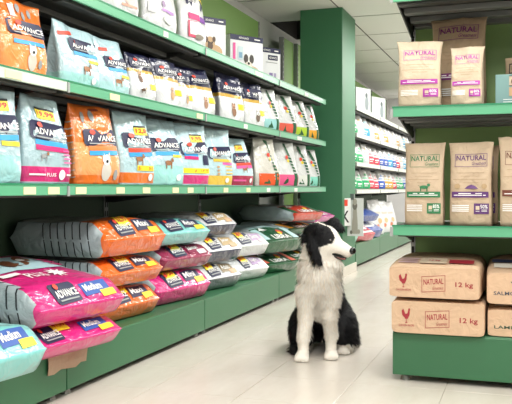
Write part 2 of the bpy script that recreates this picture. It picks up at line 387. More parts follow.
# middle shelf (eye level)
adv('pale blue bag with a torn yellow price sticker beside the pink striped one', 2.20, .25, .325, .12, 5, PBG, [(0, .3, film('#9ed2d4'))], [BLUE, ('r', .0, .78, .40, .45, YEL)], 1, pic=ANI(-.5, .28, .14), price=(.2, .83, '17,99'))
adv('pale blue bag with magenta base and yellow 19,99 price sticker', 2.49, .29, .325, .13, 6, PBG, [(.03, .2, MA)], [BLUE, MAG], 2, logo_v=.6, price=(.1, .80, '19,99'), skew=-.02, topw=.72, tilt=-.02,
    pic=lambda a: animal(-.25, .32, .13, a, GREY, BROWN) + [('r', .45, .8, .38 - i * .045, .395 - i * .045, PINK) for i in range(4)],
    extra=[('t', 'PLUS', -.15, .2, .09, .13, WHITE), ('e', .42, .11, .13, .06, WHITE), ('r', -.8, -.2, .10, .12, WHITE), ('r', .6, .85, .10, .12, WHITE)])
adv('orange bag with white terrier picture on the eye level shelf', 2.86, .31, .33, .14, 9, OR, [(.12, .52, film('#f2a66a'))], [ORA, BLUE], 3, logo_v=.6, hw=.62, cu=.12, pic=SIT(.15, .17, .24, ink('#d6d2ca'), WHITE, BLK), topw=.9,
    extra=dots([(-.1, .87), (-.5, .84), (.55, .13)], GREY, .1) + [('e', .05, .95, .2, .018, ink('#7a2d10'))], side=film('#d9d2c8'))
adv('pale blue bag with orange base reading sensitive on yellow', 3.20, .28, .333, .12, 8, PB, [(.03, .17, OR)], [RED, BLUE], 4, pic=ANI(-.1, .36, .16), price=(.3, .75, '12,50'), extra=[('r', -.25, .75, .2, .27, YEL), ('t', 'SENSITIVE', -.2, .7, .212, .255, RED), ('e', .55, .11, .12, .05, WHITE)])
adv('pale blue bag with pale teal base beside two with bright bases', 3.51, .31, .33, .12, 12, PB, [(.0, .3, film('#9fdcd6'))], [BLUE, ('r', .3, .8, .43, .47, YEL)], 5, pic=ANI(.0, .34, .15, BROWN), lean=.03, extra=[('e', .5, .12, .13, .05, WHITE)], hw=.66)
adv('pale blue bag with magenta base and yellow band below the price', 3.84, .30, .333, .12, 14, PB, [(.03, .17, MA)], [('r', -.6, .2, .47, .52, BLUE), ('r', -.6, .2, .42, .47, MAG)], 6, logo_v=.6, price=(.25, .76, '9,95'), extra=[('r', -.75, .8, .2, .28, YEL), ('t', 'ADULT', -.1, .7, .215, .262, RED), ('r', .45, .8, .34, .5, NAVY)])
adv('pale blue bag with golden yellow base', 4.21, .265, .333, .12, 18, PB, [(.02, .18, YO)], [('r', -.5, .9, .42, .47, YO), ('r', .1, .9, .37, .41, PINK)], 7, logo_v=.58, pic=lambda a: sum([[('r', .3, .85, .33 - k * .06, .35 - k * .06, YO), ('e', -.2, .33 - k * .06, .1, .02, TAN)] for k in range(3)], []), extra=[('e', .4, .1, .12, .045, WHITE)])
adv('pale blue bag with dark red base and yellow price sticker', 4.60, .25, .30, .12, 18, PB, [(.02, .22, DR)], [RED, PINK], 8, logo_v=.6, price=(.0, .8, '7,25'), pic=ANI(.1, .36, .14, BROWN), lean=.02, extra=[('e', .5, .12, .12, .05, WHITE), ('r', -.8, .1, .1, .14, PINK)], topw=.7)
adv('plain pale blue bag standing behind between the orange and teal based ones', 3.37, .24, .33, .1, 8, PBG, [], [], 21, X=XF - .32, logo=False, price=None)
adv('pale blue bag standing behind the magenta based one', 4.03, .22, .32, .1, 12, PBG, [], [], 22, X=XF - .32, logo=False)
adv('orange bag standing behind the terrier one', 2.71, .22, .32, .11, 5, film('#e2602a'), [], [], 23, X=XF - .32, logo=False, extra=[('e', .0, .93, .2, .02, ink('#5a2410'))])
# second shelf
Z2 = LV[1]
adv('orange bag with white terrier picture on the second shelf', 2.345, .275, .262, .12, 4, OR, [(.05, .6, film('#f39a55'))], [ORA, BLUE], 31, z=Z2, logo_v=.62, hw=.66, cu=.1, pic=SIT(.15, .17, .22, ink('#d0c9bd'), WHITE, BLK), extra=dots([(-.15, .88), (.45, .86), (.1, .8), (.5, .16)], GREY, .09) + [('r', -.5, -.3, .75, .92, ink('#dcd9d5')), ], topw=.94)
adv('grey blue bag set back between orange and pale blue bags', 2.56, .22, .235, .1, 4, PBG, [(0, .4, film('#8fa3a8'))], [], 32, z=Z2, X=XF - .27, hw=.6, extra=[('r', -.5, .6, .78, .84, RED, .05)])
adv('pale blue bag with upright peaked corner and orange side print', 2.715, .275, .242, .12, 5, PB, [(0, .2, film('#a5dcd9'))], [BLUE, ('r', .3, .85, .42, .47, YEL)], 33, z=Z2, logo_v=.68, hw=.64, cu=.22, tilt=-.04, pic=ANI(.1, .3, .15), extra=[('r', -.9, -.2, .8, .86, RED, .1), ('e', .45, .12, .12, .06, WHITE)])
adv('pale blue bag with rounded crumpled top beside the peaked one', 2.98, .255, .24, .12, 6, PB, [(0, .2, film('#b3dfe0'))], [BLUE, ('r', .3, .85, .32, .37, YEL)], 34, z=Z2, logo_v=.58, hw=.6, cu=.15, topw=.8, pic=ANI(.1, .24, .14), extra=[('r', -.8, -.2, .76, .82, RED, .05)])
def navy_top(label, Y, w, h, yaw, seed, v0=.62, gold=True, pic=None, sticker=True, lean=0, logo=True, z=Z2, tilt=0, X=None):
    t = adv(label, Y, w, h, .11, yaw, WH, [(v0, 1, NV)] + ([(v0 - .07, v0, GO)] if gold else []), [], seed, z=z, logo=logo, logo_v=v0 + .15, hw=.75, cu=.05, pic=pic, lean=lean, tilt=tilt, X=X,
            extra=([('r', .3, .85, .26, .38, YEL)] if sticker else []) + [('e', .35, .5, .01, .01, WHITE)])
    return t
navy_top('small white bag with navy top and two dog pictures', 3.255, .215, .22, 8, 35, v0=.66, pic=lambda a: sitting(-.3, .46, .16, a, ink('#6b4a33'), TAN, BLK) + animal(-.3, .22, .15, a, ink('#5d4636'), TAN), logo=True)
navy_top('white bag with navy top and gold edge, first after the gap', 3.53, .225, .235, 10, 36, pic=SIT(.1, .25, .18, TAN, ink('#caa489')))
navy_top('white bag with navy top, half hidden behind the leaning one', 3.765, .17, .235, 10, 37, pic=SIT(.1, .25, .2, TAN, ink('#b98f74')), X=XF - .11)
navy_top('white bag with navy top leaning back, tallest of the navy topped trio', 3.97, .235, .262, 14, 38, v0=.6, pic=SIT(.1, .22, .18, ink('#a9826a'), ink('#caa489')), lean=.04, tilt=.02)
navy_top('large white bag with slanting navy shoulder and silver side', 4.42, .26, .288, 16, 39, v0=.57, pic=SIT(.0, .2, .2, ink('#8f6a52'), ink('#c59a80')), lean=.01, tilt=-.03)
navy_top('large white bag with navy top and cat picture beside the green banded bags', 4.83, .235, .283, 18, 40, v0=.62, pic=SIT(.1, .2, .2, ink('#77685a'), WHITE), sticker=True)

# white triangle-logo bags with a dark green band
def libra(label, Y, z, base_col, seed, h=.31, w=.2, yaw=24, tri=DGRN, lean=0, topw=.72, X=None, bg=WH):
    d = .12
    t = place(label, 'bag', (X if X is not None else XF - .03 - d / 2), Y, z + .0022, yaw, 'white green banded bags')
    P = Pouch(w, h, d, seed, lean=lean, topw=topw, pinch=.2, amp=.007); f = P.surf
    P.body(t, bg)
    prints('colour_block', f, [('r', -.78, .8, .03, .27, base_col)], t)
    prints('triangle_mark', f, [('p', [(-.45, .06), (.15, .06), (-.15, .22)], tri)], t, base=.003)
    o = prints('green_band', f, [('r', .42, .74, .02, .3, DGRN)], t, base=.0036)
    o = prints('green_band', f, [('p', [(.18, .70), (.42, .68), (.1, .97), (-.3, .97)], DGRN)], t, base=.0036)
    prints('lettering', f, [('p', [(.40 - .05 * k, .34 + .07 * k), (.66 - .05 * k, .33 + .07 * k), (.64 - .05 * k, .375 + .07 * k), (.38 - .05 * k, .385 + .07 * k)], DGRN) for k in range(5)], t, base=.0036)['kind'] = 'stuff'
    prints('picture', f, [('e', .0, .66, .16, .045, RED), ('e', .12, .58, .12, .035, YEL)], t, base=.006)
    return t
Lq = [('#9ed3d3', 5.18, 'white green banded bag with pale teal block'), ('#e2604e', 5.56, 'white green banded bag with coral block'), ('#b8d83f', 5.95, 'white green banded bag with lime block'), ('#f0a92b', 6.27, 'white green banded bag with amber block')]
for k, (c, y, l) in enumerate(Lq): libra(l, y, Z2, ink(c), 51 + k, h=.292, w=[.2, .25, .235, .21][k])
Lq = [('#c22a2a', 4.86, 'white green banded bag with dark red block set behind the dark red based bag', .2, .25), ('#ef5a2a', 5.12, 'white green banded bag with orange red block', .28, .33), ('#ee5f92', 5.58, 'white green banded bag with pink block', .28, .332), ('#e4e6e2', 5.98, 'white green banded bag with plain white block', .23, .332), ('#8fdccb', 6.30, 'white green banded bag with mint block', .22, .31)]
for k, (c, y, l, w, h) in enumerate(Lq): libra(l, y, LV[0], ink(c), 61 + k, h=h, w=w, X=XF - .16 if k == 0 else None, yaw=[15, 22, 24, 26, 26][k], bg=film('#d7d4cd') if k == 1 else WH)

# top shelf
Z1 = LV[2]
def toppouch(label, Y, w, h, yaw, seed, shapes):
    t = place(label, 'bag', XF - .1, Y, Z1 + .0022, yaw); P = Pouch(w, h, .13, seed, topw=.9); P.body(t, WH); prints('front_print', P.surf, shapes, t)
    return t
PUR = ink('#7d3fa3')
toppouch('white bag with faint pink picture on the top shelf', 3.05, .29, .27, 8, 71, [('r', -.2, .8, .5, .56, PUR, -.02), ('e', .3, .3, .3, .1, ink('#f0c9c0')), ('r', -.1, .7, .16, .2, ink('#e6a08a')), ('r', .0, .6, .4, .44, ink('#d98aa8'))])
toppouch('white bag with purple lettering band on the top shelf', 3.45, .30, .33, 10, 72, [('r', -.2, .85, .62, .74, PUR, -.04), ('t', 'Cat Litter', -.1, .75, .655, .71, WHITE, -.04), ('r', -.1, .6, .3, .345, ink('#b48ac8'), -.03), ('e', -.0, .42, .1, .05, ink('#9c86a8')), ('r', -.8, -.4, .25, .4, ink('#d6d8da')), ('e', .3, .2, .35, .07, ink('#dfe7da'))])
toppouch('white bag with navy and yellow emblem and pink strip on the top shelf', 3.85, .24, .37, 14, 73, [('p', [(-.55, .6), (.6, .54), (.8, .62), (.7, .78), (-.2, .84), (-.5, .74)], NAVY), ('p', [(.1, .76), (.85, .66), (.85, .84), (.2, .88)], YEL), ('t', 'Cyno', -.4, .5, .62, .7, WHITE, -.02), ('r', -.5, .25, .38, .47, MAG, -.02), ('r', .25, .8, .36, .44, PUR, -.02), ('r', -.55, .05, .12, .36, ink('#d94a6b')), ('r', -.45, .3, .16, .35, ink('#e9ece9')), ('e', .2, .14, .3, .04, ink('#8d8578'))])
# picture boxes
def carton(label, Y, w, h, d, yaw, shapes, z=Z1, X=None, head=True):
    t = thing('pet_picture_box', label, 'box', (X or XF - .16, Y, z + .001), R(90 - yaw), 'picture boxes on the top shelf')
    box('carton', -w / 2, w / 2, -d / 2, d / 2, 0, h, mat('carton', '#e8eaee', .5), t, .003)
    f = lambda u, v: Vector((u * w / 2, -d / 2, v * h))
    if head:
        f2 = prints('header_strip', f, [('r', -1, 1, .86, 1, NAVY)], t, base=.001); prints('lettering', f, [('t', 'ADVANCE', -.5, .1, .905, .955, WHITE), ('r', .45, .8, .915, .945, WHITE)], f2, base=.0022)
        ft = lambda u, v: Vector((u * w / 2, v * d / 2, h)); prints('lid_colour', ft, [('r', -1, 1, -1, 1, NAVY)], t, base=.001, normal=Vector((0, 0, 1)))
    prints('picture', f, shapes, t, base=.001, step=.0004)
    return t
pug = ink('#c9a67c'); pugd = ink('#5c4535')
carton('white box with a sitting pug picture', 4.29, .195, .25, .1, 34, [('e', .2, .2, .55, .17, pug), ('e', -.15, .38, .36, .17, pug), ('e', -.42, .47, .12, .07, pugd), ('e', .12, .49, .12, .07, pugd), ('e', -.15, .33, .2, .09, pugd), ('e', -.27, .41, .05, .03, BLK), ('e', -.02, .41, .05, .03, BLK), ('r', -.4, -.2, .03, .2, pug), ('r', .0, .2, .03, .2, pug)])
carton('white box with a lying bulldog picture and pink stripe', 4.88, .275, .25, .11, 32, [('e', .1, .12, .62, .11, pug), ('e', .1, .35, .28, .16, WHITE), ('e', -.06, .4, .14, .12, ink('#4a4441')), ('e', .28, .4, .14, .12, ink('#4a4441')), ('e', .1, .24, .22, .09, ink('#e6ddd0')), ('e', .1, .28, .07, .035, BLK), ('r', -.85, -.7, .35, .78, PINK), ('r', -.55, -.25, .35, .7, ink('#cfe0e6')), ('r', -.5, -.3, .4, .55, ink('#7fa8c4'))])
carton('white box with a small navy emblem, partly behind the bulldog box', 5.36, .215, .255, .1, 32, [('r', -.1, .75, .66, .8, NAVY), ('t', 'ADVANCE', 0, .65, .7, .76, WHITE), ('r', -.3, .7, .58, .6, GREY), ('r', .0, .3, .1, .3, ink('#8b7fb0')), ('r', .4, .6, .05, .3, ink('#b0a9c8'))])

# ------------------------------------------------------------------ sacks lying flat, bottom end to the aisle
class Sack:
    def __init__(s, w, L, t, seed, zc=.46, af=.08, asd=.018, ab=.045, uf=.045, amp=.006, droop=0, p=7, rise=0):
        s.__dict__.update(locals())
    def xy(s, u, v):
        x = u * s.w / 2 * (1 - .05 * (2 * v - 1) ** 4); y = v * s.L + s.L * .015 * abs(u) ** 6 * (1 - v)
        return x, y
    def g(s, u, v, af):
        dx = (1 - abs(u)) * s.w / 2; df = v * s.L; db = (1 - v) * s.L
        e = lambda d, a, n=2.2: 1 - (1 - min(max(d, 0) / a, 1)) ** n
        return e(dx, s.asd, 2.6) * e(df, af, 1.25) * e(db, s.ab)
    def top(s, u, v):
        u = max(-1, min(1, u)); v = max(0, min(1, v))
        x, y = s.xy(u, v); zc = s.t * s.zc; gg = s.g(u, v, s.af)
        wr = s.amp * gg * (noise.noise(Vector((u * 1.6 + s.seed * 2.3, v * 2.4, s.seed))) * 1.5 + .7 * noise.noise(Vector((u * 4.5, v * 6 + s.seed, 4.2))) - 1.0)
        bul = -.09 * s.t * u * u
        return Vector((x, y, zc + (s.t - zc + bul + s.rise * min(1, v / .75)) * gg + wr - s.droop * v * v))
    def bot(s, u, v):
        x, y = s.xy(u, v); zc = s.t * s.zc
        return Vector((x, y, zc - zc * s.g(u, v, s.uf) - s.droop * v * v))
    def body(s, parent, mats, zone, nu=18, nv=20, name='body'):
        us = [math.sin(math.pi / 2 * (-1 + 2 * i / nu)) for i in range(nu + 1)]
        vs = [((i / nv) ** 1.6) for i in range(nv + 1)]
        V, F, I = [], [], []; n = nu + 1
        for fn in (s.top, s.bot):
            for v in vs:
                for u in us: V.append(fn(u, v))
        off = n * len(vs)
        for sh in (0, 1):
            for j in range(len(vs) - 1):
                for i in range(nu):
                    a = sh * off + j * n + i; q = [a, a + 1, a + n + 1, a + n]
                    F.append(q if sh == 0 else q[::-1]); I.append(zone((us[i] + us[i + 1]) / 2, (vs[j] + vs[j + 1]) / 2, sh))
        o = mobj(name, V, F, mats, I, parent)
        bm = bmesh.new(); bm.from_mesh(o.data); bmesh.ops.remove_doubles(bm, verts=bm.verts, dist=.0004); bm.to_mesh(o.data); bm.free()
        return o
UPN = Vector((0, -.45, .9))
def sack(label, X, Y, z, w, t_, yaw, endc, topc, sidec, seed, L=.56, ve=.2, word='ADVANCE', tagcol='#2a57a8', tagword='Medium', price=None, shapes=(), stripes=0, lab=True, group='sacks lying on the deck', droop=0, zc=.46, hw=.27, logo_u=-.3, tagc2=YEL, name='pet_food_sack', af=.085, low=False, rise=0):
    t = thing(name, label, 'sack', (X, Y, z), R(90 - yaw), group)
    L = min(L, (X + (2.22 if X < -1.3 else 9) - w / 2 * math.sin(R(yaw))) / math.cos(R(yaw)))
    t['reach'] = L
    S = Sack(w, L, t_, seed, droop=droop, zc=zc, af=af, rise=rise)
    S.body(t, [endc, topc, sidec], lambda u, v, sh: (0 if sh == 1 and v < .12 else (2 if abs(u) > .9 else 1)) if low else 0 if v < ve and (abs(u) < .93 or v < .05) else (2 if abs(u) > .86 else 1))
    f = S.top
    va, vb = .018, .165 * .56 / L * (af / .1)
    vm = (va + vb) / 2; hh = (vb - va) / 2
    if lab:
        brand(t, f, logo_u, vm, hw, hh, .02, word, UPN, base=.0035)
        o = prints('size_tag', f, [('r', .08, .72, vm - hh * .55, vm + hh * .8, ink(tagcol), .02), ('r', .45, .8, vm - hh * .9, vm - hh * .2, tagc2, .02)], t, base=.003, normal=UPN)
        prints('lettering', f, [('t', tagword, .13, .55, vm - hh * .2, vm + hh * .55, WHITE, .02, .02)], o, base=.005, normal=UPN)
    if price:
        o = prints('price_sticker', f, [('r', price[0] - .17, price[0] + .17, vm - .0, vm + hh * 1.5, YEL), ('r', price[0] - .17, price[0] + .17, vm + hh * 1.5, vm + hh * 1.75, BLK)], t, base=.006, normal=UPN)
        prints('lettering', f, [('t', price[1], price[0] - .14, price[0] + .14, vm + hh * .35, vm + hh * 1.2, ink('#c0392b'), 0, .03)], o, base=.008, normal=UPN)
    if shapes: prints('top_print', f, list(shapes), t, base=.003, normal=Vector((0, -.2, 1)))
    if stripes:
        V, F = [], []; cu_ = film('#2b3036')
        for k in range(stripes):
            v0 = .16 + k * .075
            bend = .02
            pts = [(S.top(-(.995 - .12 * i / 4) , v0 + dv + bend * math.sin(i * .9)) if i >= 0 else S.bot(-(.995 + .12 * i / 4), v0 + dv + bend * math.sin(i * .9))) + Vector((-.0025, 0, .0008)) for dv in (0, .011) for i in (-3, -2, -1, 0, 1, 2, 3, 4)]
            b0 = len(V); V += pts
            F += [[b0 + i, b0 + i + 1, b0 + 9 + i, b0 + 8 + i] for i in range(7)]
        mobj('side_stripes', V, F, cu_, None, t)['kind'] = 'stuff'
    return t
DK = .1915
OG = film('#ee6d1f'); LB_ = film('#a8c9d0'); HP = film('#dd2a80'); GS = film('#b4c2c7'); CR = film('#9c2350'); AQ = film('#84d2cf'); LW = film('#dcdfe2')
starp = lambda cu, cv, r1, r2, asp: [(cu + (r1 if i % 2 == 0 else r2) * math.cos(i * math.pi / 10), cv + asp * (r1 if i % 2 == 0 else r2) * math.sin(i * math.pi / 10)) for i in range(20)]
pinkprint = [('r', -.95, .95, .45, .95, ink('#b9dbe2')), ('p', starp(.2, .33, .2, .1, .42), WHITE), ('t', 'PLUS', -.45, -.05, .27, .36, WHITE), ('e', .02, .62, .3, .07, ink('#7a4a2c')), ('e', .36, .70, .15, .06, ink('#7a4a2c')), ('e', -.18, .58, .12, .06, ink('#6a3f26')), ('e', .3, .68, .08, .03, WHITE), ('r', .6, .88, .52, .55, MAG), ('r', .6, .88, .58, .61, MAG), ('r', .6, .88, .64, .67, MAG), ('r', -.85, -.5, .34, .39, WHITE)]
sack('pale aqua sack jutting over the deck edge beside the pink sacks', -1.485, 1.97, DK, .41, .165, 8, AQ, film('#9ad8d6'), GS, 101, L=.60, logo_u=-.45, stripes=3)
sack('lower pink sack with a yellow price sticker', -1.51, 2.475, DK, .46, 0.112, 9, HP, HP, GS, 102, L=.58, price=(-.35, '41,99'), logo_u=-.66, hw=.22, shapes=pinkprint)
sack('upper pink sack printed with a brown dog', -1.5, 2.465, DK + .117, .49, 0.13, 9, HP, HP, GS, 103, L=.6, shapes=pinkprint, stripes=3, rise=.075)
sack('lowest sack of the orange stack', -1.685, 3.17, DK, 0.48, 0.148, 6, OG, film('#cdd2d0'), GS, 104, L=.53, tagcol='#22264a', tagword='Maxi', price=(-.15, '52,95'), stripes=6)
sack('middle sack of the orange stack', -1.67, 3.17, DK + .157, 0.49, 0.132, 6, OG, film('#cdd2d0'), GS, 105, L=.54, tagcol='#22264a', tagword='Maxi', price=(-.2, '52,95'), stripes=6)
sack('topmost sack of the orange stack with dark striped grey side', -1.655, 3.16, DK + .295, 0.51, 0.168, 6, OG, film('#d6d9d6'), GS, 106, L=.55, ve=.26, tagcol='#22264a', tagword='Maxi', price=(-.2, '52,95'), stripes=7, droop=.0)
sack('magenta sack at the bottom under the dark red one', -1.685, 3.75, DK, 0.53, 0.165, 9, HP, film('#d9dcdf'), SIL, 107, L=.54, price=(-.3, '47,50'), tagcol='#22264a', tagword='Mini')
sack('dark red sack between the magenta and aqua ones', -1.685, 3.79, DK + .169, 0.48, 0.13, 10, CR, film('#c9cdd0'), SIL, 108, L=.53, price=(-.3, '45,90'), tagcol='#8d2048', tagword='Salmon', tagc2=ink('#e7e1e4'))
sack('pale aqua sack on top of the dark red one', -1.675, 3.72, DK + .303, 0.53, 0.135, 9, AQ, AQ, GS, 109, L=.53, tagcol='#22264a', tagword='Medium')
nvs = [('r', -.95, .95, .155, .22, WHITE)]
NVF = film('#252a4c'); GYF = film('#6d7078')
sack('white and grey ended sack at the bottom beside the magenta one', -1.685, 4.28, DK, 0.44, 0.155, 12, GYF, LW, LW, 110, L=.53, low=True, price=(-.4, '38,50'), tagcol='#8d7b5a', tagword='Adult', tagc2=TAN)
sack('white and navy ended sack in the middle of its stack', -1.68, 4.27, DK + .159, 0.44, 0.155, 12, NVF, LW, LW, 111, L=.53, low=True, price=(-.4, '38,50'), tagcol='#b49a6a', tagword='Junior', tagc2=TAN)
sack('white and navy ended sack topmost behind the aqua sack', -1.7, 4.24, DK + .318, 0.43, 0.14, 12, NVF, LW, LW, 112, L=.51, low=True, price=(-.4, '38,50'), tagcol='#b49a6a', tagword='Senior', tagc2=TAN)
sack('plain white sack under another white one', -1.68, 4.79, DK, 0.43, 0.15, 14, LW, LW, LW, 113, L=.53, price=(-.2, '29,95'), tagcol='#a58bb5', tagword='Light', tagc2=ink('#d9c8e0'), hw=.2, logo_u=-.25)
sack('upper white sack with a small dark logo and yellow sticker', -1.68, 4.79, DK + .154, 0.43, 0.155, 14, LW, LW, LW, 114, L=.52, price=(-.4, '29,95'), tagcol='#b59ac0', tagword='Derma', tagc2=ink('#e3b6c4'), hw=.3)
grn = film('#235f3d')
def lib_sack(label, X, Y, z, w, t_, yaw, endc, topc, seed, acc, L=.52, af=.2, **k):
    t = sack(label, X, Y, z, w, t_, yaw, endc, topc, GS, seed, L=L, ve=.33, lab=False, af=af, **k)
    L = t['reach']; S = Sack(w, L, t_, seed, zc=.46, af=af)
    prints('lettering', S.top, [('t', 'LIBRA', -.45, .5, .04, .13, WHITE, 0, .03)], t, base=.004, normal=UPN)
    prints('picture', S.top, [('e', .25, .2, .14, .05, RED), ('e', .15, .16, .1, .035, YEL), ('p', [(-.7, .24), (-.3, .24), (-.5, .32)], WHITE)], t, base=.004, normal=UPN)
    prints('colour_block', S.top, [('r', .6, .95, .04, .32, acc)], t, base=.003, normal=UPN); prints('colour_block', S.top, [('r', -.95, -.7, .04, .3, acc)], t, base=.003, normal=UPN)
    return t
lib_sack('lower green ended sack with red print behind the dog', -1.63, 5.30, DK, .42, .14, 18, grn, film('#d8725f'), 115, ink('#dd6a55'))
lib_sack('upper green ended sack with pale blue top and white triangle', -1.61, 5.28, DK + .144, .45, .185, 18, grn, film('#bfe0e4'), 116, ink('#bfe0e4'))
lib_sack('bottom sack of the grey sided stack behind the dog', -1.64, 5.85, DK, .42, .125, 16, grn, LW, 117, ink('#dfe5df'))
lib_sack('second sack of the grey sided stack behind the dog', -1.63, 5.85, DK + .128, .42, .108, 16, grn, LW, 118, ink('#e0b04a'))
lib_sack('amber edged sack under the red ended one', -1.62, 5.85, DK + .24, .43, .102, 16, grn, film('#dfe0dc'), 119, ink('#e3a83a'))
lib_sack('red ended sack on top of the grey sided stack', -1.575, 5.84, DK + .346, .44, .125, 16, film('#d8452f'), film('#cfd3d0'), 120, ink('#235f3d'), L=.55)
lib_sack('green ended sack nearest the pillar, below a magenta one', -1.60, 6.30, DK, .36, .17, 12, grn, LW, 121, ink('#dfe5df'), L=.5)
lib_sack('green ended sack in the middle of the pillar stack', -1.60, 6.30, DK + .173, .36, .14, 12, grn, LW, 122, ink('#dfe5df'), L=.5)
lib_sack('magenta ended sack on top of the pillar stack', -1.56, 6.29, DK + .318, .34, .11, 12, film('#d93fa6'), LW, 123, ink('#d93fa6'), L=.5)

# ------------------------------------------------------------------ kraft paper bags on the end unit
KR = paper('#c4ae94'); KR2 = paper('#b0977a'); KW = paper('#cfbca3'); KS = paper('#d6b596')
def kraft(label, X, Y, z, w, h, d, rz, c, seed, m=None, pct='85%', anim=None, gus=.45, lean=0, tilt=0, topw=.98, body=KR, frame=True, word_v=.80):
    m = m or KR; acc = ink(c); thin = ink('#a48c6c')
    t = thing('kraft_paper_bag', label, 'bag', (X, Y, z + .0045), rz, 'kraft paper bags on the end unit')
    P = Pouch(w, h, d, seed, gus=gus, amp=.005, pinch=.45, thin=.05, lean=lean, tilt=tilt, topw=topw); f = P.surf; a = (w / 2) / h
    P.body(t, body, nu=18, nv=20)
    o = prints('brand_frame', f, [('r', -.68, .72, word_v + .055, word_v + .06, acc), ('r', -.68, .72, word_v - .095, word_v - .09, acc), ('r', -.68, -.66, word_v - .095, word_v + .06, acc), ('r', .70, .72, word_v - .095, word_v + .06, acc)], t)
    prints('lettering', f, [('t', 'NATURAL', -.62, .67, word_v - .02, word_v + .042, acc, 0, .014), ('t', 'Greatness', .05, .66, word_v - .075, word_v - .035, acc, 0, .0, .35)], o)
    prints('small_print', f, [('r', -.6, .6, .63, .634, thin), ('r', -.4, .4, .59, .594, thin), ('r', -.75, .7, .55, .555, thin), ('r', -.3, .35, .51, .515, thin), ('r', -.7, .7, .318, .323, thin)] + [('r', -.78, -.05, .235 - i * .022, .246 - i * .022, WHITE) for i in range(4)], t)
    if anim: prints('animal_print', f, anim(a), t)
    b = prints('name_band', f, [('r', -.8, .78, .335, .405, acc)], t); prints('lettering', f, [('r', -.5, .5, .378, .388, WHITE), ('r', -.7, .66, .358, .368, WHITE)], b, base=.003)
    b = prints('percent_block', f, [('r', .16, .8, .14, .265, acc)], t); prints('lettering', f, [('t', pct, .43, .74, .205, .25, WHITE, 0, .02), ('r', .48, .72, .185, .192, WHITE), ('r', .48, .72, .17, .176, WHITE), ('r', .24, .4, .17, .176, WHITE), ('r', .24, .4, .19, .235, ink('#d8c6ae'))], b, base=.003)
    return t
lamb = lambda c: (lambda a: animal(.02, .46, .2, a, ink(c)))
hill = lambda c: (lambda a: [('p', [(-.25, .44), (.35, .44), (.2, .475), (.05, .49), (-.1, .475)], ink(c)), ('e', -.55, .47, .13, .03, ink('#b79c78')), ('e', .6, .47, .12, .03, ink('#b79c78'))])
ZB = .632; ZA = 1.115
kraft('kraft paper bag with green print and lamb silhouette', -.398, 3.27, ZB, .172, .335, .10, 0, '#2f7a4d', 201, anim=lamb('#2f7a4d'), lean=.01)
kraft('kraft paper bag with purple print on the lower shelf', -.213, 3.275, ZB, .182, .335, .10, R(-2), '#5d3470', 202, pct='50%', anim=hill('#5d3470'))
kraft('kraft paper bag with brown print beside the purple one', -.022, 3.27, ZB, .178, .352, .10, 0, '#6e3a2c', 203, pct='80%', word_v=.78)
kraft('kraft paper bag behind the purple printed one', -.20, 3.44, ZB, .19, .33, .10, 0, '#5d3470', 208, body=KR2)
kraft('crumpled pale kraft bag with magenta print and a bent side', -.418, 3.27, ZA, .19, .272, .10, R(3), '#b43fa8', 204, pct='80%', body=KW, tilt=-.015, topw=.99)
kraft('small pale kraft bag with magenta print beside the tall one', -.228, 3.27, ZA, .138, .238, .09, R(-3), '#b43fa8', 205, pct='80%', body=KW)
kraft('tall darker kraft bag with magenta print standing at the back', -.285, 3.55, ZA, .25, .415, .13, R(-6), '#7d2f74', 206, body=KR2, word_v=.86)
# teal carton and wrapped packet at the edge
t = thing('teal_carton', 'teal box with two small pictures on the upper shelf', 'box', (-.045, 3.33, ZA + .0025), 0)
box('carton', -.075, .075, -.05, .05, 0, .125, mat('carton', '#7a9f9d', .5), t, .002)
f = lambda u, v: Vector((u * .075, -.05, v * .125))
prints('picture', f, [('r', -.3, .15, .62, .95, KW), ('r', -.3, .15, .62, .64, BLK), ('r', -.3, .15, .93, .95, BLK), ('r', -.3, .15, .3, .58, TAN), ('r', .25, .8, .62, .95, TAN), ('r', .25, .8, .3, .58, KW), ('e', -.08, .76, .12, .1, ink('#6b5644')), ('r', -.6, .8, .18, .2, WHITE), ('r', -.6, .8, .1, .12, WHITE)], t, base=.001)
t = thing('kraft_packet', 'small brown packet with black framed lettering behind the teal box', 'packet', (-.015, 3.44, ZA + .0025), 0)
P = Pouch(.16, .215, .08, 207, topw=.9, gus=.3); P.body(t, paper('#b39c80')); prints('brand_frame', P.surf, [('r', -.75, .7, .86, .88, BLK), ('r', -.75, .7, .68, .70, BLK), ('r', -.75, -.7, .68, .88, BLK), ('t', 'NATURAL', -.6, .6, .74, .82, BLK)], t)

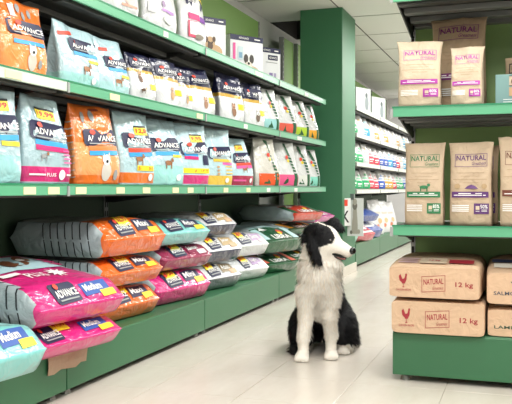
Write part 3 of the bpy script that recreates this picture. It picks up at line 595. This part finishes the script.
# 12 kg paper sacks lying on the end unit's deck
def block_sack(label, X, Y, z, w, t_, L, rz, seed, col, recipe, dark, kg=True, base=KS, anim='bird', topdark=None, rise=.045):
    t = thing('kraft_paper_sack', label, 'sack', (X, Y, z), rz, 'kraft paper sacks on the deck')
    nu, nv = 14, 14; zf = t_ - rise
    def zt(v): return zf + rise * math.sin(min(1, v / .55) * math.pi / 2) - (max(0, v - .6) / .4) ** 2 * t_ * .4
    def sec(v):
        P = []
        H = zt(v); wv = w / 2 * (1 + .02 * math.sin(v * 3.1))
        for i in range(40):
            a = 2 * math.pi * (i + .5) / 40; pw = 14 if math.sin(a) < 0 else (14 - 9 * min(1, v / .35))
            cx = math.copysign(abs(math.cos(a)) ** (2 / pw), math.cos(a)); sz = math.copysign(abs(math.sin(a)) ** (2 / pw), math.sin(a))
            wr = 1 + .02 * noise.noise(Vector((a * 1.5, v * 5 + seed, seed)))
            P.append(Vector((cx * wv * wr, v * L, max(.0, H / 2 + sz * H / 2 * (wr if sz > 0 else 1)))))
        return P
    V, F, I = [], [], []; vs = [0] + [.012] + [i / nv for i in range(1, nv + 1)]
    for v in vs: V += sec(v)
    n = 40
    for q in range(n): V[q] = Vector((V[q].x * .992, -.004, zf / 2 + (V[q].z - zf / 2) * .985 + .001))
    for j in range(len(vs) - 1):
        for i in range(n): F.append([j * n + i, (j + 1) * n + i, (j + 1) * n + (i + 1) % n, j * n + (i + 1) % n]); I.append(1 if (topdark and vs[j] > .3 and V[j * n + i].z > t_ * .6) else 0)
    F.append(list(range(n))); I.append(0); F.append([(len(vs) - 1) * n + i for i in range(n)][::-1]); I.append(0)
    b = mobj('body', V, F, [base, topdark or base], I, t, smooth=True)
    b.data.set_sharp_from_angle(angle=R(38))
    f = lambda u, v: Vector((u * w / 2, -.004, v * zf)); a = (w / 2) / zf; acc = ink(col)
    if anim == 'bird': s = [('p', [(-.74, .60), (-.70, .45), (-.64, .45), (-.60, .58), (-.595, .72), (-.625, .74), (-.65, .62), (-.69, .60)], acc), ('p', [(-.69, .58), (-.735, .76), (-.775, .70), (-.76, .56), (-.72, .50)], acc), ('e', -.608, .74, .022, .03 * a, acc), ('r', -.675, -.665, .33, .46, acc), ('r', -.69, -.645, .33, .355, acc)]
    elif anim == 'fish': s = [('e', -.3, .66, .09, .03 * a, acc), ('p', [(-.4, .6), (-.48, .76), (-.36, .7)], acc)]
    else: s = animal(-.36, .66, .08, a, acc)
    prints('animal_print', f, s, t, base=.001)
    if anim == 'bird': prints('lettering', f, [('t', recipe, -.84, -.5, .22, .28, acc), ('t', '12 kg', .48, .86, .36, .56, acc, 0, .012)], t, base=.001)
    else: prints('lettering', f, [('t', recipe, -.85, .25, .3, .42, acc)], t, base=.001)
    if anim == 'bird':
        o = prints('brand_frame', f, [('r', -.26, .26, .72, .735, acc, .12), ('r', -.26, .26, .22, .235, acc, .12), ('r', -.26, -.25, .19, .71, acc), ('r', .25, .26, .25, .77, acc)], t, base=.001)
        prints('lettering', f, [('t', 'NATURAL', -.22, .22, .46, .64, acc, .12), ('t', 'Greatness', -.02, .22, .3, .4, acc, .12, 0, .35)], o, base=.001)
    ft = lambda u, v: Vector((u * w / 2, v * L, zt(v)))
    if anim == 'bird': prints('top_print', ft, [('r', -.85, -.4, .10 + .05 * i, .125 + .05 * i, ink('#d9b8bd')) for i in range(3)] + [('r', .3, .85, .10, .2, acc), ('r', -.35, .25, .08, .24, KW), ('t', '12 kg', -.15, .1, .13, .18, acc)], t, base=.004, normal=Vector((0, -.3, 1)))
    else: prints('top_print', ft, [('r', -.85, .85, .1, .2, ink('#e6ded0')), ('r', -.9, .9, .22, .3, ink('#3f4a6b'))], t, base=.004, normal=Vector((0, -.3, 1)))
    return t
DR_ = .2015; RD = '#a8303c'
KD = paper('#a88a66')
block_sack('lower 12 kg kraft sack with red rooster', -.338, 3.175, DR_, .362, .142, .52, R(1), 301, RD, 'CHICKEN RECIPE', None, topdark=KD, rise=.012)
block_sack('upper 12 kg kraft sack with red rooster and visible printed top', -.352, 3.17, DR_ + .145, .355, .158, .52, R(-1), 302, RD, 'CHICKEN RECIPE', None, topdark=KD, rise=.035)
block_sack('lower kraft sack with a lamb silhouette beside the rooster sacks', .022, 3.22, DR_, .34, .125, .5, 0, 303, '#3c5a48', 'LAMB RECIPE', None, anim='lamb', topdark=KD, rise=.02)
block_sack('upper kraft sack with a fish silhouette and white topped band', .020, 3.215, DR_ + .128, .34, .172, .5, R(1), 304, '#4a4f5c', 'SALMON RECIPE', None, anim='fish', topdark=KD, rise=.05)

# ------------------------------------------------------------------ goods on the far shelving
protos = {}
def far_bag(kind, label, Y, z, cols, w=.2, h=.222, group=None, s=1.0, yaw=18, seedk=0):
    if kind not in protos:
        t = place(label, 'bag', -1.70, Y, z + .0022, yaw, group); P = Pouch(w, h, .11, len(protos) + 400, topw=.7, pinch=.25); P.body(t, WH, nu=10, nv=10)
        prints('colour_print', P.surf, [('r', -.8, .85, .05, .46, ink(cols[0])), ('r', -.6, .5, .54, .62, ink(cols[1])), ('e', .1, .74, .35, .07, ink(cols[1])), ('r', -.55, .3, .26, .33, WHITE), ('r', -.55, .1, .16, .2, WHITE)], t)
        protos[kind] = t; return t
    p = protos[kind]; t = p.copy(); C.objects.link(t); t.location = (-1.70, Y, z + .0022); t.rotation_euler.z = R(90 - yaw); tag(t, label, 'bag', group); t.scale = (s, s, s)
    for ch in p.children:
        c = ch.copy(); C.objects.link(c); c.parent = t
    return t
kinds = {'green': ('#26a567', '#8ac8a2'), 'red': ('#d8324a', '#e58a92'), 'blue': ('#2f56b0', '#8aa2d8'), 'ochre': ('#c99a3f', '#d8b98a'), 'aqua': ('#3fa0c8', '#a2cfe0'), 'pale': ('#cdd2d4', '#c9b48f')}
rowsF = [(LB[0], ['green', 'green', 'green', 'red', 'red', 'blue', 'ochre', 'ochre', 'red', 'green', 'green', 'blue', 'red'], 'lowest pale railed shelf'),
         (LB[1], ['green', 'green', 'pale', 'red', 'red', 'blue', 'blue', 'aqua', 'blue', 'red', 'pale', 'aqua', 'green'], 'second pale railed shelf'),
         (LB[2], ['green', 'pale', 'aqua', 'pale', 'ochre', 'pale', 'ochre', 'pale', 'pale', 'ochre', 'pale', 'aqua', 'pale'], 'third pale railed shelf')]
rng = random.Random(4)
for z, ks, lab in rowsF:
    for i, k in enumerate(ks):
        nth = ['first', 'second', 'third', 'fourth', 'fifth', 'sixth', 'seventh', 'eighth', 'ninth', 'tenth', 'eleventh', 'twelfth', 'thirteenth'][i]
        far_bag(k, f'small white bag, {nth} from the pillar on the {lab}, ' + (f'{k} print' if k != 'pale' else 'faint grey print'), 7.80 + i * .315 + rng.uniform(-.02, .02), z, kinds[k], group=f'small bags on the {lab}', s=rng.uniform(.9, 1.0), yaw=rng.uniform(12, 24))
for (y, l, w) in [(8.45, 'white box with grey animal picture, nearer the pillar', .30), (9.38, 'white box with grey animal picture, farther from the pillar', .32)]:
    t = thing('pet_picture_box', l, 'box', (-1.76, y, LB[3] + .0046), R(70), 'grey picture boxes above the pale rails')
    box('carton', -w / 2, w / 2, -.08, .08, 0, .27, mat('carton', '#cfd6d6', .5), t, .003)
    f = lambda u, v: Vector((u * w / 2, -.08, v * .27))
    prints('picture', f, [('e', .45, .4, .25, .3, ink('#8d999c')), ('e', .4, .72, .16, .1, ink('#5a6568')), ('r', -.8, -.1, .1, .14, ink('#7f8c90'))], t, base=.001)
# deck of the far shelving
def far_sack(label, X, Y, z, w, t_, yaw, c1, c2, seed, L=.5, shapes=()):
    return sack(label, X, Y, z, w, t_, yaw, c1, c2, c1, seed, L=L, ve=.4, lab=False, shapes=shapes, group='sacks on the far deck', af=.16)
ZD = .2365
far_sack('red and white sack on the far deck next to the pillar', -1.58, 8.05, ZD, .5, .17, 15, film('#c8273f'), film('#e8e3e3'), 501, shapes=[('r', -.8, .2, .12, .25, WHITE), ('e', .5, .2, .2, .07, WHITE), ('r', -.3, .8, .03, .08, WHITE)])
far_sack('royal blue sack lying across the far deck', -1.60, 8.62, ZD, .5, .19, 15, film('#27489c'), film('#dfe3ea'), 502, shapes=[('r', -.8, .4, .1, .2, WHITE), ('e', .5, .2, .2, .07, WHITE)])
far_sack('blue and white sack on top of the royal blue one', -1.62, 8.55, ZD + .189, .46, .15, 15, film('#2c4f9f'), film('#e6e8ec'), 503)
far_sack('pale teal sack flat on the far deck beside the red one', -1.60, 7.70, ZD, .11, .2, 10, film('#8fcfc0'), film('#a8dccf'), 504, L=.4)
for (y, h, l) in [(9.25, .42, 'tall white bag with faint gold print on the far deck'), (9.7, .4, 'white bag beyond the tall gold printed one on the far deck'), (10.2, .38, 'third white bag along the far deck')]:
    t = place(l, 'bag', -1.74, y, ZD, 20, 'white bags on the far deck'); P = Pouch(.36, h, .17, int(y * 10), topw=.75); P.body(t, WH); prints('front_print', P.surf, [('e', .2, .4, .25, .08, ink('#d8b98a')), ('r', -.5, .5, .6, .66, ink('#c9c2b4')), ('e', -.1, .25, .2, .06, ink('#d98a6a'))], t)

# ------------------------------------------------------------------ card flap and poster
bm = bmesh.new()
n = 6
vs = [[bm.verts.new((-1.628 + .004 * math.sin(i * 1.3 + j), 2.405 + .265 * i / n, .185 - .075 * j / 3 - (.006 * math.sin(i * 2.1) if j == 3 else 0))) for i in range(n + 1)] for j in range(4)]
for j in range(3):
    for i in range(n): bm.faces.new([vs[j][i], vs[j + 1][i], vs[j + 1][i + 1], vs[j][i + 1]])
o = bmobj('cardboard_flap', bm, paper('#b39a80')); md = o.modifiers.new('thickness', 'SOLIDIFY'); md.thickness = .002
tag(o, 'torn brown cardboard flap hanging below the lower pink sack', 'cardboard')
t = thing('poster', 'white poster sheet with a sitting grey dog clipped to the pillar', 'poster', (PX1, 7.0, .355), R(-3))
box('sheet', .0, .15, 0, .008, 0, .345, mat('poster_card', '#e6e8e8', .45), t, .001)
f = lambda u, v: Vector((.075 + u * .075, 0, v * .345))
gd = ink('#b3aea4'); gdd = ink('#7b7770')
prints('picture', f, [('p', [(-.5, .06), (.3, .06), (.3, .3), (.22, .6), (.15, .78), (-.25, .78), (-.32, .5), (-.42, .3)], gd), ('e', -.05, .8, .3, .11, gdd), ('e', -.05, .9, .26, .09, gd), ('e', .42, .12, .2, .06, gd), ('e', -.5, .1, .16, .05, gdd)], t, base=.001)
box('clip', .03, .065, -.012, .02, .33, .385, mat('clip_metal', '#8a8d90', .3, metal=.8), t, .003)
t2 = thing('folded_leaflet', 'narrow white leaflet with letter k and red badge on the pillar side', 'leaflet', (PX1, 6.90, .45), R(62))
box('sheet', -.075, .075, -.006, 0, 0, .25, mat('poster_card', '#e6e8e8', .45), t2, .001)
f = lambda u, v: Vector((u * .075, -.006, v * .25))
prints('lettering', f, [('t', 'K', -.5, .7, .12, .55, BLK), ('r', -.3, .4, .72, .95, RED)], t2, base=.001)

# ------------------------------------------------------------------ the dog
def build_dog():
    A = np.array
    nz = lambda v: A(v) / np.linalg.norm(v)
    Hc = A([.022, -.025, .553]); f = nz([.80, -.52, -.27]); r = nz([f[1], -f[0], 0]); up = np.cross(r, f)
    H = lambda a, b, c: Hc + a * f + b * r + c * up
    # tapered capsules (p, q, rp, rq, blend) and ellipsoids (centre, radii, blend)
    caps = [((.003, .045, .325), (.005, .025, .42), .080, .078, .03), ((.01, .08, .33), (.03, .25, .16), .086, .11, .04),
            ((.005, .02, .42), (.015, .0, .52), .080, .066, .03),
            (H(-.03, 0, .0), H(.02, 0, .004), .064, .060, .02), (H(.04, 0, -.010), H(.142, 0, -.014), .046, .027, .025),
            (H(.02, 0, -.040), H(.112, 0, -.074), .030, .012, .006), (H(.03, .03, -.025), H(.05, .028, -.02), .030, .026, .02), (H(.03, -.03, -.025), H(.05, -.028, -.02), .030, .026, .02)]
    ears = [(H(-.02, -.035, .040), (.074, -.004, .624), .029, .024, .018), ((.074, -.004, .624), (.112, -.034, .600), .024, .010, .010),
            (H(-.01, .045, .045), (-.028, -.04, .597), .024, .020, .014), ((-.028, -.04, .597), (-.022, -.075, .53), .020, .018, .010), ((-.022, -.075, .53), (-.003, -.095, .455), .018, .009, .010)]
    legs = []
    for (sx, y0, y1, x1) in ((-.052, -.015, -.055, -.068), (.058, -.005, .0, .060)):
        legs += [((sx, y0, .31), (sx - .004, y0 - .005, .20), .046, .032, .025), ((sx - .004, y0 - .005, .20), (x1, y1 + .01, .10), .032, .0245, .012), ((x1, y1 + .01, .10), (x1, y1, .035), .0245, .0235, .012)]
    tail = [((.03, .33, .07), (.14, .34, .045), .05, .042, .03), ((.14, .34, .045), (.16, .24, .04), .04, .03, .02)]
    ell = [((-.072, .17, .105), (.052, .13, .098), .03), ((.112, .165, .110), (.062, .13, .103), .03), ((.008, -.03, .395), (.076, .056, .088), .04),
           ((.022, -.02, .485), (.066, .062, .05), .03), ((-.075, -.085, .020), (.030, .042, .021), .012), ((.060, -.035, .020), (.030, .042, .021), .012),
           ((.118, .10, .018), (.026, .045, .018), .015), ((-.105, .06, .020), (.030, .055, .021), .015), ((.02, .06, .22), (.06, .06, .06), .04)]
    toes = [((px + dx, py + dy, .013), (.0115, .016, .0125), .004) for (px, py) in ((-.075, -.115), (.060, -.065), (.118, .065)) for dx, dy in ((-.021, .006), (-.0075, 0), (.0075, 0), (.021, .006))]
    vx = .006; lo = A([-.22, -.19, -.012]); hi = A([.27, .43, .70]); n = np.ceil((hi - lo) / vx).astype(int)
    gx, gy, gz = [lo[i] + vx * np.arange(n[i]) for i in range(3)]
    G = np.stack(np.meshgrid(gx, gy, gz, indexing='ij'), -1).astype(np.float32)
    def dcap(P, c):
        p, q, ra, rb = A(c[0]), A(c[1]), c[2], c[3]; d = q - p; h = np.clip(((P - p) @ d) / (d @ d), 0, 1)
        return np.linalg.norm(P - p - h[..., None] * d, axis=-1) - (ra + (rb - ra) * h)
    def dell(P, e):
        k = np.linalg.norm((P - A(e[0])) / A(e[1]), axis=-1); return (k - 1) * min(e[1])
    def smin(a, b, k):
        h = np.clip(.5 + .5 * (b - a) / k, 0, 1); return b * (1 - h) + a * h - k * h * (1 - h)
    def sdf(P):
        D = None
        for c in caps + legs + tail + ears:
            d = dcap(P, c); D = d if D is None else smin(D, d, c[4])
        for e in ell + toes: D = smin(D, dell(P, e), e[2])
        return D
    S = sdf(G)
    # surface nets
    ins = S < 0
    cs = [ins[i:n[0] - 1 + i, j:n[1] - 1 + j, k:n[2] - 1 + k] for i in (0, 1) for j in (0, 1) for k in (0, 1)]
    cnt = sum(c.astype(int) for c in cs); act = (cnt > 0) & (cnt < 8)
    ids = -np.ones(act.shape, int); ids[act] = np.arange(act.sum()); cell = np.argwhere(act)
    acc = np.zeros((len(cell), 3)); w = np.zeros(len(cell))
    offs = [A([i, j, k]) for i in (0, 1) for j in (0, 1) for k in (0, 1)]
    for a_ in range(8):
        for b_ in range(a_ + 1, 8):
            if np.abs(offs[a_] - offs[b_]).sum() != 1: continue
            ca, cb = cell + offs[a_], cell + offs[b_]; sa = S[tuple(ca.T)]; sb = S[tuple(cb.T)]
            m = (sa < 0) != (sb < 0); t = np.where(m, sa / np.where(m, sa - sb, 1), 0)
            acc += np.where(m[:, None], ca + t[:, None] * (cb - ca), 0); w += m
    V = lo + vx * acc / w[:, None]
    F = []
    for ax in range(3):
        u_, v_ = [(1, 2), (2, 0), (0, 1)][ax]
        sl0 = [slice(None)] * 3; sl1 = [slice(None)] * 3; sl0[ax] = slice(0, n[ax] - 1); sl1[ax] = slice(1, n[ax])
        s0, s1 = ins[tuple(sl0)], ins[tuple(sl1)]; e = np.argwhere(s0 != s1)
        e = e[(e[:, u_] > 0) & (e[:, v_] > 0) & (e[:, u_] < n[u_] - 1) & (e[:, v_] < n[v_] - 1)]
        du = np.zeros(3, int); du[u_] = 1; dv = np.zeros(3, int); dv[v_] = 1
        q = np.stack([ids[tuple((e - du - dv).T)], ids[tuple((e - dv).T)], ids[tuple(e.T)], ids[tuple((e - du).T)]], 1)
        fl = ~s0[tuple(e.T)]; q[fl] = q[fl][:, ::-1]; F.append(q)
    F = np.concatenate(F); F = F[(F >= 0).all(1)]
    V[:, 2] = np.maximum(V[:, 2], 0)
    def head_abc(P):
        q = P - Hc; return q @ f, q @ r, q @ up
    def blackness(P):
        a, b, c = head_abc(P); x, y, z = P[:, 0], P[:, 1], P[:, 2]
        near = np.linalg.norm(P - Hc, axis=1) < .20
        head = near & (z > .455) & (a > -.085)
        blaze = .009 + .20 * np.clip(a, 0, .1) + np.where(c < 0, .01, 0)
        patch = head & (np.abs(b + .002) > blaze) & (a < .078 - .25 * np.clip(-c, 0, .1)) & (c > -.052 + .75 * np.clip(a, 0, .2))
        patch &= ~((b > 0) & (a < -.03) & (c < -.03))
        ear = np.zeros(len(P), bool)
        for e in ears: ear |= dcap(P, e) < .010
        ear &= (z > .445)
        nape = (y > .045) & (z > .40)
        body = (y > .055 + .05 * noise_v(P)) & (z > .03)
        body |= (np.abs(x - .02) > .075) & (z < .24) & (y > .005) & ((z > .045) | (x < 0))
        body |= (x > .072) & (z > .22) & (z < .43) & (y > -.005)
        body |= (x < -.068) & (z > .22) & (z < .37) & (y > .0)
        paw = (z < .05) & (y < .13) & (np.abs(x - .02) < .16) & (x > -.088)
        return (patch | ear | nape | (body & ~paw))
    def noise_v(P): return np.sin(P[:, 0] * 40 + P[:, 2] * 23) * .3
    blk = blackness(V)
    wc = A(lin('#faf5ec')); bc = A(lin('#17171a'))
    root = thing('dog', 'black and white long haired sheepdog sitting on the tiled aisle floor', 'dog', (-.92, 3.53, 0.0), R(14.6))
    def furmat(nm, rough):
        m = bpy.data.materials.new(nm); m.use_nodes = True; b = m.node_tree.nodes['Principled BSDF']
        at = m.node_tree.nodes.new('ShaderNodeAttribute'); at.attribute_name = 'coat'; m.node_tree.links.new(at.outputs['Color'], b.inputs['Base Color'])
        b.inputs['Roughness'].default_value = rough; b.inputs['Specular IOR Level'].default_value = .25
        return m
    body = mobj('body', V, F.tolist(), furmat('dog_coat', .7), None, root)
    ca = body.data.color_attributes.new('coat', 'FLOAT_COLOR', 'POINT')
    pad = mat('paw_pad', '#3a3330', .7)
    ca.data.foreach_set('color', np.concatenate([np.where(blk[:, None], bc, wc), np.ones((len(V), 1))], 1).astype(np.float32).ravel())
    # fur strands
    rg = np.random.default_rng(7)
    T = np.concatenate([F[:, [0, 1, 2]], F[:, [0, 2, 3]]]); p0, p1, p2 = V[T[:, 0]], V[T[:, 1]], V[T[:, 2]]
    cr = np.cross(p1 - p0, p2 - p0); ar = np.linalg.norm(cr, axis=1) + 1e-12; N = 80000
    tid = rg.choice(len(T), N, p=ar / ar.sum()); s1 = np.sqrt(rg.random(N)); s2 = rg.random(N)
    P = (1 - s1)[:, None] * p0[tid] + (s1 * (1 - s2))[:, None] * p1[tid] + (s1 * s2)[:, None] * p2[tid]
    e = .008
    def grad(Q): return np.stack([sdf(Q + d) - sdf(Q - d) for d in (A([e, 0, 0]), A([0, e, 0]), A([0, 0, e]))], 1)
    nn = grad(P); nn /= np.linalg.norm(nn, axis=1)[:, None] + 1e-9
    a, b, c = head_abc(P); x, y, z = P.T
    head = (np.linalg.norm(P - Hc, axis=1) < .21) & (z > .46) & (a > -.06)
    ear = np.zeros(N, bool)
    for q in ears: ear |= dcap(P, q) < .008
    Ln = np.full(N, .036)
    chest = (y < .05) & (z > .25) & (z < .50); Ln[chest] = .036; Ln[chest & (z < .33)] = .026
    leg = (y < .05) & (z < .25); Ln[leg] = .015; Ln[(z < .09) & (y < .1)] = .008
    hau = (y > .08) & (z < .25); Ln[hau] = .032
    Ln[head] = .012; Ln[head & (a > .05)] = .006; Ln[head & (a > .09)] = .004; Ln[head & (a < 0) & (c < 0)] = .02
    Ln[ear] = .018; Ln[ear & (z < .56) & (x < .03)] = .028
    Ln *= rg.uniform(.6, 1.15, N)
    flow = np.tile(A([0, .12, -1.0]), (N, 1)); flow[head] = -f * .9 + A([0, 0, -.35]); flow[ear] = A([0, -.1, -1]); flow[leg] = A([0, .15, -1])
    flow[hau] += np.stack([np.sign(x[hau] - .02) * .5, 0 * x[hau], 0 * x[hau] + .25], 1)
    d = nn * .42 + flow * .75 + rg.normal(0, .16, (N, 3)); d /= np.linalg.norm(d, axis=1)[:, None]
    inw = (d * nn).sum(1); d += nn * np.clip(.12 - inw, 0, 1)[:, None]; d /= np.linalg.norm(d, axis=1)[:, None]
    side = np.cross(d, nn + rg.normal(0, .25, (N, 3))); side /= np.linalg.norm(side, axis=1)[:, None] + 1e-9
    wd = np.where(head | leg, .0011, .0017)[:, None]
    mid = P + d * (Ln * .55)[:, None]; tip = P + d * Ln[:, None] + A([0, 0, -1]) * (Ln * .18)[:, None]
    base = P - nn * .002
    for q in (mid, tip): q[:, 2] = np.maximum(q[:, 2], .002)
    FV = np.stack([base - side * wd, base + side * wd, mid + side * wd * .8, mid - side * wd * .8, tip], 1).reshape(-1, 3)
    k = np.arange(N) * 5
    faces = np.stack([k, k + 1, k + 2, k + 3], 1).tolist() + np.stack([k + 3, k + 2, k + 4], 1).tolist()
    fb = blackness(P); keep = rg.random(N)
    col = np.where(fb[:, None], bc, wc) * rg.uniform(.9, 1.1, N)[:, None]
    warm = (~fb) & (keep < .18); col[warm] *= A([.96, .90, .82])
    fur = mobj('fur', FV, faces, furmat('dog_fur', .55), None, root, smooth=False); fur['kind'] = 'stuff'
    fa = fur.data.color_attributes.new('coat', 'FLOAT_COLOR', 'POINT')
    fa.data.foreach_set('color', np.concatenate([np.repeat(np.minimum(col, 1), 5, 0), np.ones((N * 5, 1))], 1).astype(np.float32).ravel())
    # face
    def blob(name, c, rad, m, par=root, rot=None):
        bm = bmesh.new(); bmesh.ops.create_uvsphere(bm, u_segments=14, v_segments=10, radius=1)
        M = Matrix((f, r, up)).transposed()
        for v in bm.verts: v.co = Vector(c) + M @ Vector((v.co.x * rad[0], v.co.y * rad[1], v.co.z * rad[2]))
        for q in bm.faces: q.smooth = True
        return bmobj(name, bm, m, par)
    bm_ = mat('wet_black', '#101012', .15, spec=.6)
    for sgn in (1, -1):
        p = H(.064, .02 * sgn, .016)
        for _ in range(60):
            if sdf(p[None])[0] > -.0035: break
            p = p + sgn * r * .001
        ey = blob('eye', p, (.0095, .006, .0075), mat('eye_brown', '#2a1710', .08, spec=.8))
        blob('eye_glint', p + sgn * r * .0058 + up * .0025 + f * .002, (.0018, .001, .0018), mat('eye_white', '#f5f5f5', .2), ey)  # white bead set on the eye as a painted highlight
    blob('nose', H(.166, 0, -.004), (.0150, .0200, .0165), bm_)
    for sgn in (1, -1): blob('lip', H(.100, .0225 * sgn, -.042), (.048, .008, .0085), bm_)
    mo = blob('mouth', H(.098, 0, -.050), (.047, .021, .015), mat('mouth_dark', '#2a1416', .5))
    blob('tongue', H(.120, .010, -.050), (.026, .013, .006), mat('tongue_pink', '#c07a78', .4), mo)
build_dog()
